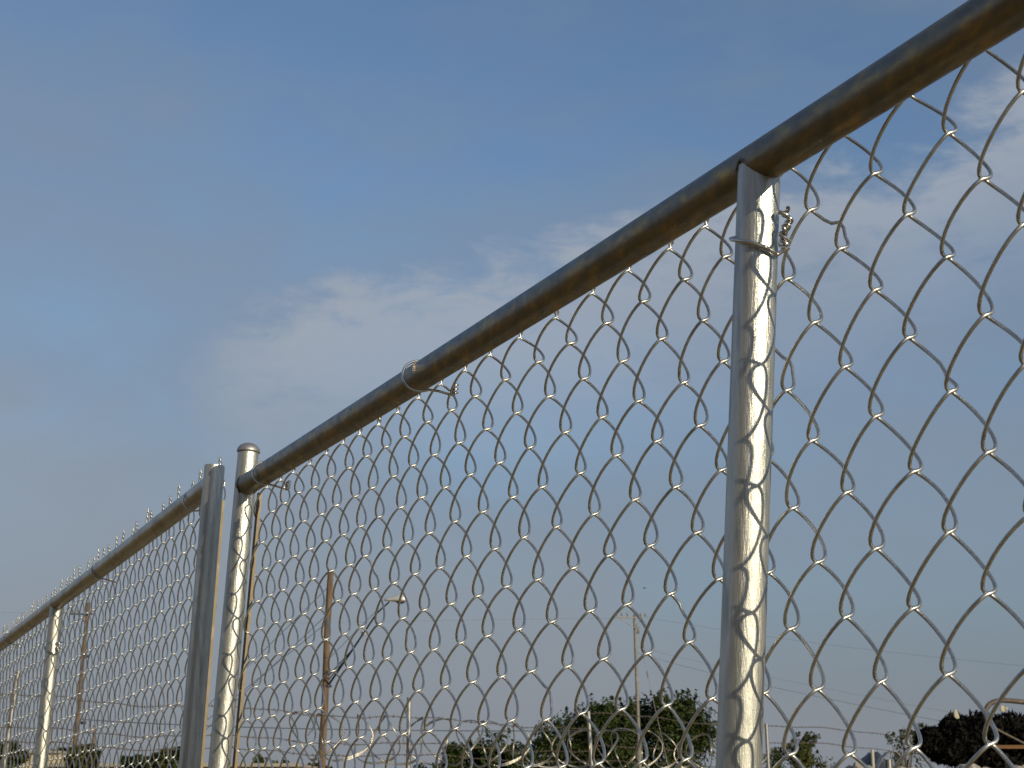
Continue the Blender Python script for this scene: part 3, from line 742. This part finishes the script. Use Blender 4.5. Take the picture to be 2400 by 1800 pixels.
# rubble ridge: a mound with stones on it
Yr = 24
rub = thing('rubble_pile', (at(2150, 1800, Yr).x, Yr, 0), 'ridge of pale grey broken rubble stones along the bottom right edge', 'rubble pile')
def rz(x): return at(1200, 1789+4*math.sin(x*.021)-3*math.sin(x*.05+1), Yr).z
mb = MB(); vv = []; xl = np.linspace(1760, 2620, 40); prof2 = [(-1.9, 0), (-1.2, .45), (-.6, .8), (-.2, .97), (.2, .97), (.6, .8), (1.3, .45), (2.0, 0)]
for x in xl:
    X = at(x, 1800, Yr).x; zt = rz(x)-.12
    if x < 1840: zt *= max(0.05, (x-1760)/80)
    for dy, q in prof2: vv.append((X, Yr+dy*1.1, -.05+zt*q+random.uniform(-.04, .04)))
m_ = len(prof2)
mb.add(vv, [(i*m_+j, (i+1)*m_+j, (i+1)*m_+j+1, i*m_+j+1) for i in range(len(xl)-1) for j in range(m_-1)]); mb.build('mound', M_STONE, rub)
import bmesh
stone_meshes = []
for k_ in range(10):
    bm = bmesh.new(); bmesh.ops.create_icosphere(bm, subdivisions=2, radius=1.0)
    rs = np.random.RandomState(100+k_); ax = [(rs.normal(size=3), rs.uniform(.55, .9)) for _ in range(9)]
    for v_ in bm.verts:
        p = np.array(v_.co)
        for d_, lim in ax:
            d_ = d_/np.linalg.norm(d_); q = p@d_
            if q > lim: p = p-d_*(q-lim)
        v_.co = Vector(p*(1+rs.normal()*.02))
    me = bpy.data.meshes.new('stone'); bm.to_mesh(me); bm.free(); me.materials.append(M_STONE); stone_meshes.append(me)
rs = np.random.RandomState(77); rl = np.array(rub.location)
for k_ in range(190):
    x = rs.uniform(1835, 2600); dy = rs.uniform(-1.1, .5)
    X = at(x, 1800, Yr).x; q = np.interp(dy, [p[0]*1.1 for p in prof2], [p[1] for p in prof2]); z = rz(x)*q-.10
    s = rs.uniform(.06, .17)
    o = bpy.data.objects.new('stone', stone_meshes[k_ % 10]); COL.objects.link(o); o.parent = rub
    o.location = (X-rl[0], dy, z); o.scale = (s*rs.uniform(.8, 1.3), s, s*rs.uniform(.6, .95)); o.rotation_euler = tuple(rs.uniform(0, 6, 3))

# tarp covered hump and a white peg in front of it
Ys = 34
sh = thing('tarp_hump', (at(2040, 1800, Ys).x, Ys, 0), 'low dark blue tarpaulin hump just left of the sparse olive bush', 'tarpaulin')
mb = MB(); vv = []; 
for i, x in enumerate(np.linspace(1985, 2110, 22)):
    X = at(x, 1800, Ys).x; q = math.sin(math.pi*min(1, max(0, (x-1978)/138)))**.45; zt = at(1200, 1764, Ys).z
    for dy, pq in ((-1.2, 0), (-1.1, .6), (-.8, .9), (-.3, 1), (.3, 1), (.9, .85), (1.2, 0)): vv.append((X, Ys+dy, zt*q*pq+.02*math.sin(i*1.9+dy*3)))
mb.add(vv, [(i*7+j, (i+1)*7+j, (i+1)*7+j+1, i*7+j+1) for i in range(21) for j in range(6)]); mb.build('tarpaulin', M_TARP, sh)
c = at(2044, 1757, Ys-1.4); pg = thing('marker_peg', (c.x, Ys-1.4, 0), 'thin pale peg standing before the blue tarpaulin hump', 'peg'); mb = MB(); mb.tube([(c.x+.05, Ys-1.4, -.1), tuple(c)], [.035, .03], 8); mb.build('peg', M_TAGW, pg)
# pale bent scrap sheet beside the peg
c0 = at(2090, 1765, 28); mb = MB(); vv = []
for i, (x, y) in enumerate(((2052, 1800), (2062, 1778), (2076, 1764), (2094, 1760), (2104, 1770), (2110, 1795))):
    p = np.array(at(x, y, 28)); vv += [p+np.array([0, -.18, 0]), p+np.array([.02, .18, .01])]
vv = vv+[np.array(p)+np.array([.0, 0, -.02]) for p in vv]
ff = []
for i in range(5): ff += [(2*i, 2*i+1, 2*i+3, 2*i+2), (12+2*i, 12+2*i+2, 12+2*i+3, 12+2*i+1), (2*i, 2*i+2, 12+2*i+2, 12+2*i), (2*i+1, 12+2*i+1, 12+2*i+3, 2*i+3)]
mb.add(vv, ff); lg = Vector(c0); st = thing('scrap_sheet', (lg.x, 28, 0), 'curled pale metal sheet lying on the rubble below the sparse olive bush', 'scrap'); mb.build('sheet', M_STEEL, st)
mb = MB(); mb.tube([(c0.x-.1, 28, -.1), (c0.x-.05, 28, c0.z-.1)], .05, 8); mb.build('prop', M_STEEL, st)

# ------------------------------------------------------------------ a distant bird
c = np.array(at(1510, 1379, 110)); mb = MB()
mb.lathe(c-np.array([.10, 0, 0]), (1, 0, .15), [(0, 0), (.02, .04), (.03, .10), (.02, .17), (0, .22)], 8)
for sg in (-1, 1):
    w0 = c+np.array([.02, 0, .01]); v = [w0+np.array([-.03, 0, 0]), w0+np.array([.05, 0, 0]), w0+np.array([.03, sg*.16, .05]), w0+np.array([-.02, sg*.30, .03])]
    v = v+[p-np.array([0, 0, .008]) for p in v]; mb.add(v, [(0, 1, 2, 3), (7, 6, 5, 4), (0, 4, 5, 1), (1, 5, 6, 2), (2, 6, 7, 3), (3, 7, 4, 0)], False)
tag(mb.build('bird', M_BIRD, None, tuple(c)), 'tiny dark bird in the sky above the concrete pole', 'bird')

# ------------------------------------------------------------------ warehouse across the lane, mirrored in the galvanised posts
wb = Frame(.3973, 0)
wh = thing('warehouse', tuple(wb.p(-4, -7.5, -1.5)), 'dark clad warehouse across the lane behind the camera, mirrored in the posts', 'building')
def wbox(mb, a0, a1, b0, b1, z0, z1):
    v = [wb.p(a_, b_, z_-CAM_Z) for z_ in (z0, z1) for b_ in (b0, b1) for a_ in (a0, a1)]
    mb.add(v, [(0, 2, 3, 1), (4, 5, 7, 6), (0, 1, 5, 4), (2, 6, 7, 3), (0, 4, 6, 2), (1, 3, 7, 5)], False)
mb = MB(); wbox(mb, -9.5, 1.2, -15, -7, 0, 5.6); mb.build('wall', M_SHED, wh)
mb = MB(); wbox(mb, -9.8, 1.5, -15.3, -6.7, 5.6, 5.9); mb.build('roof', M_ROOF, wh)
mb = MB(); wbox(mb, -6, -2.6, -6.99, -6.93, 0, 3.4); mb.build('door', M_TRAIL, wh)
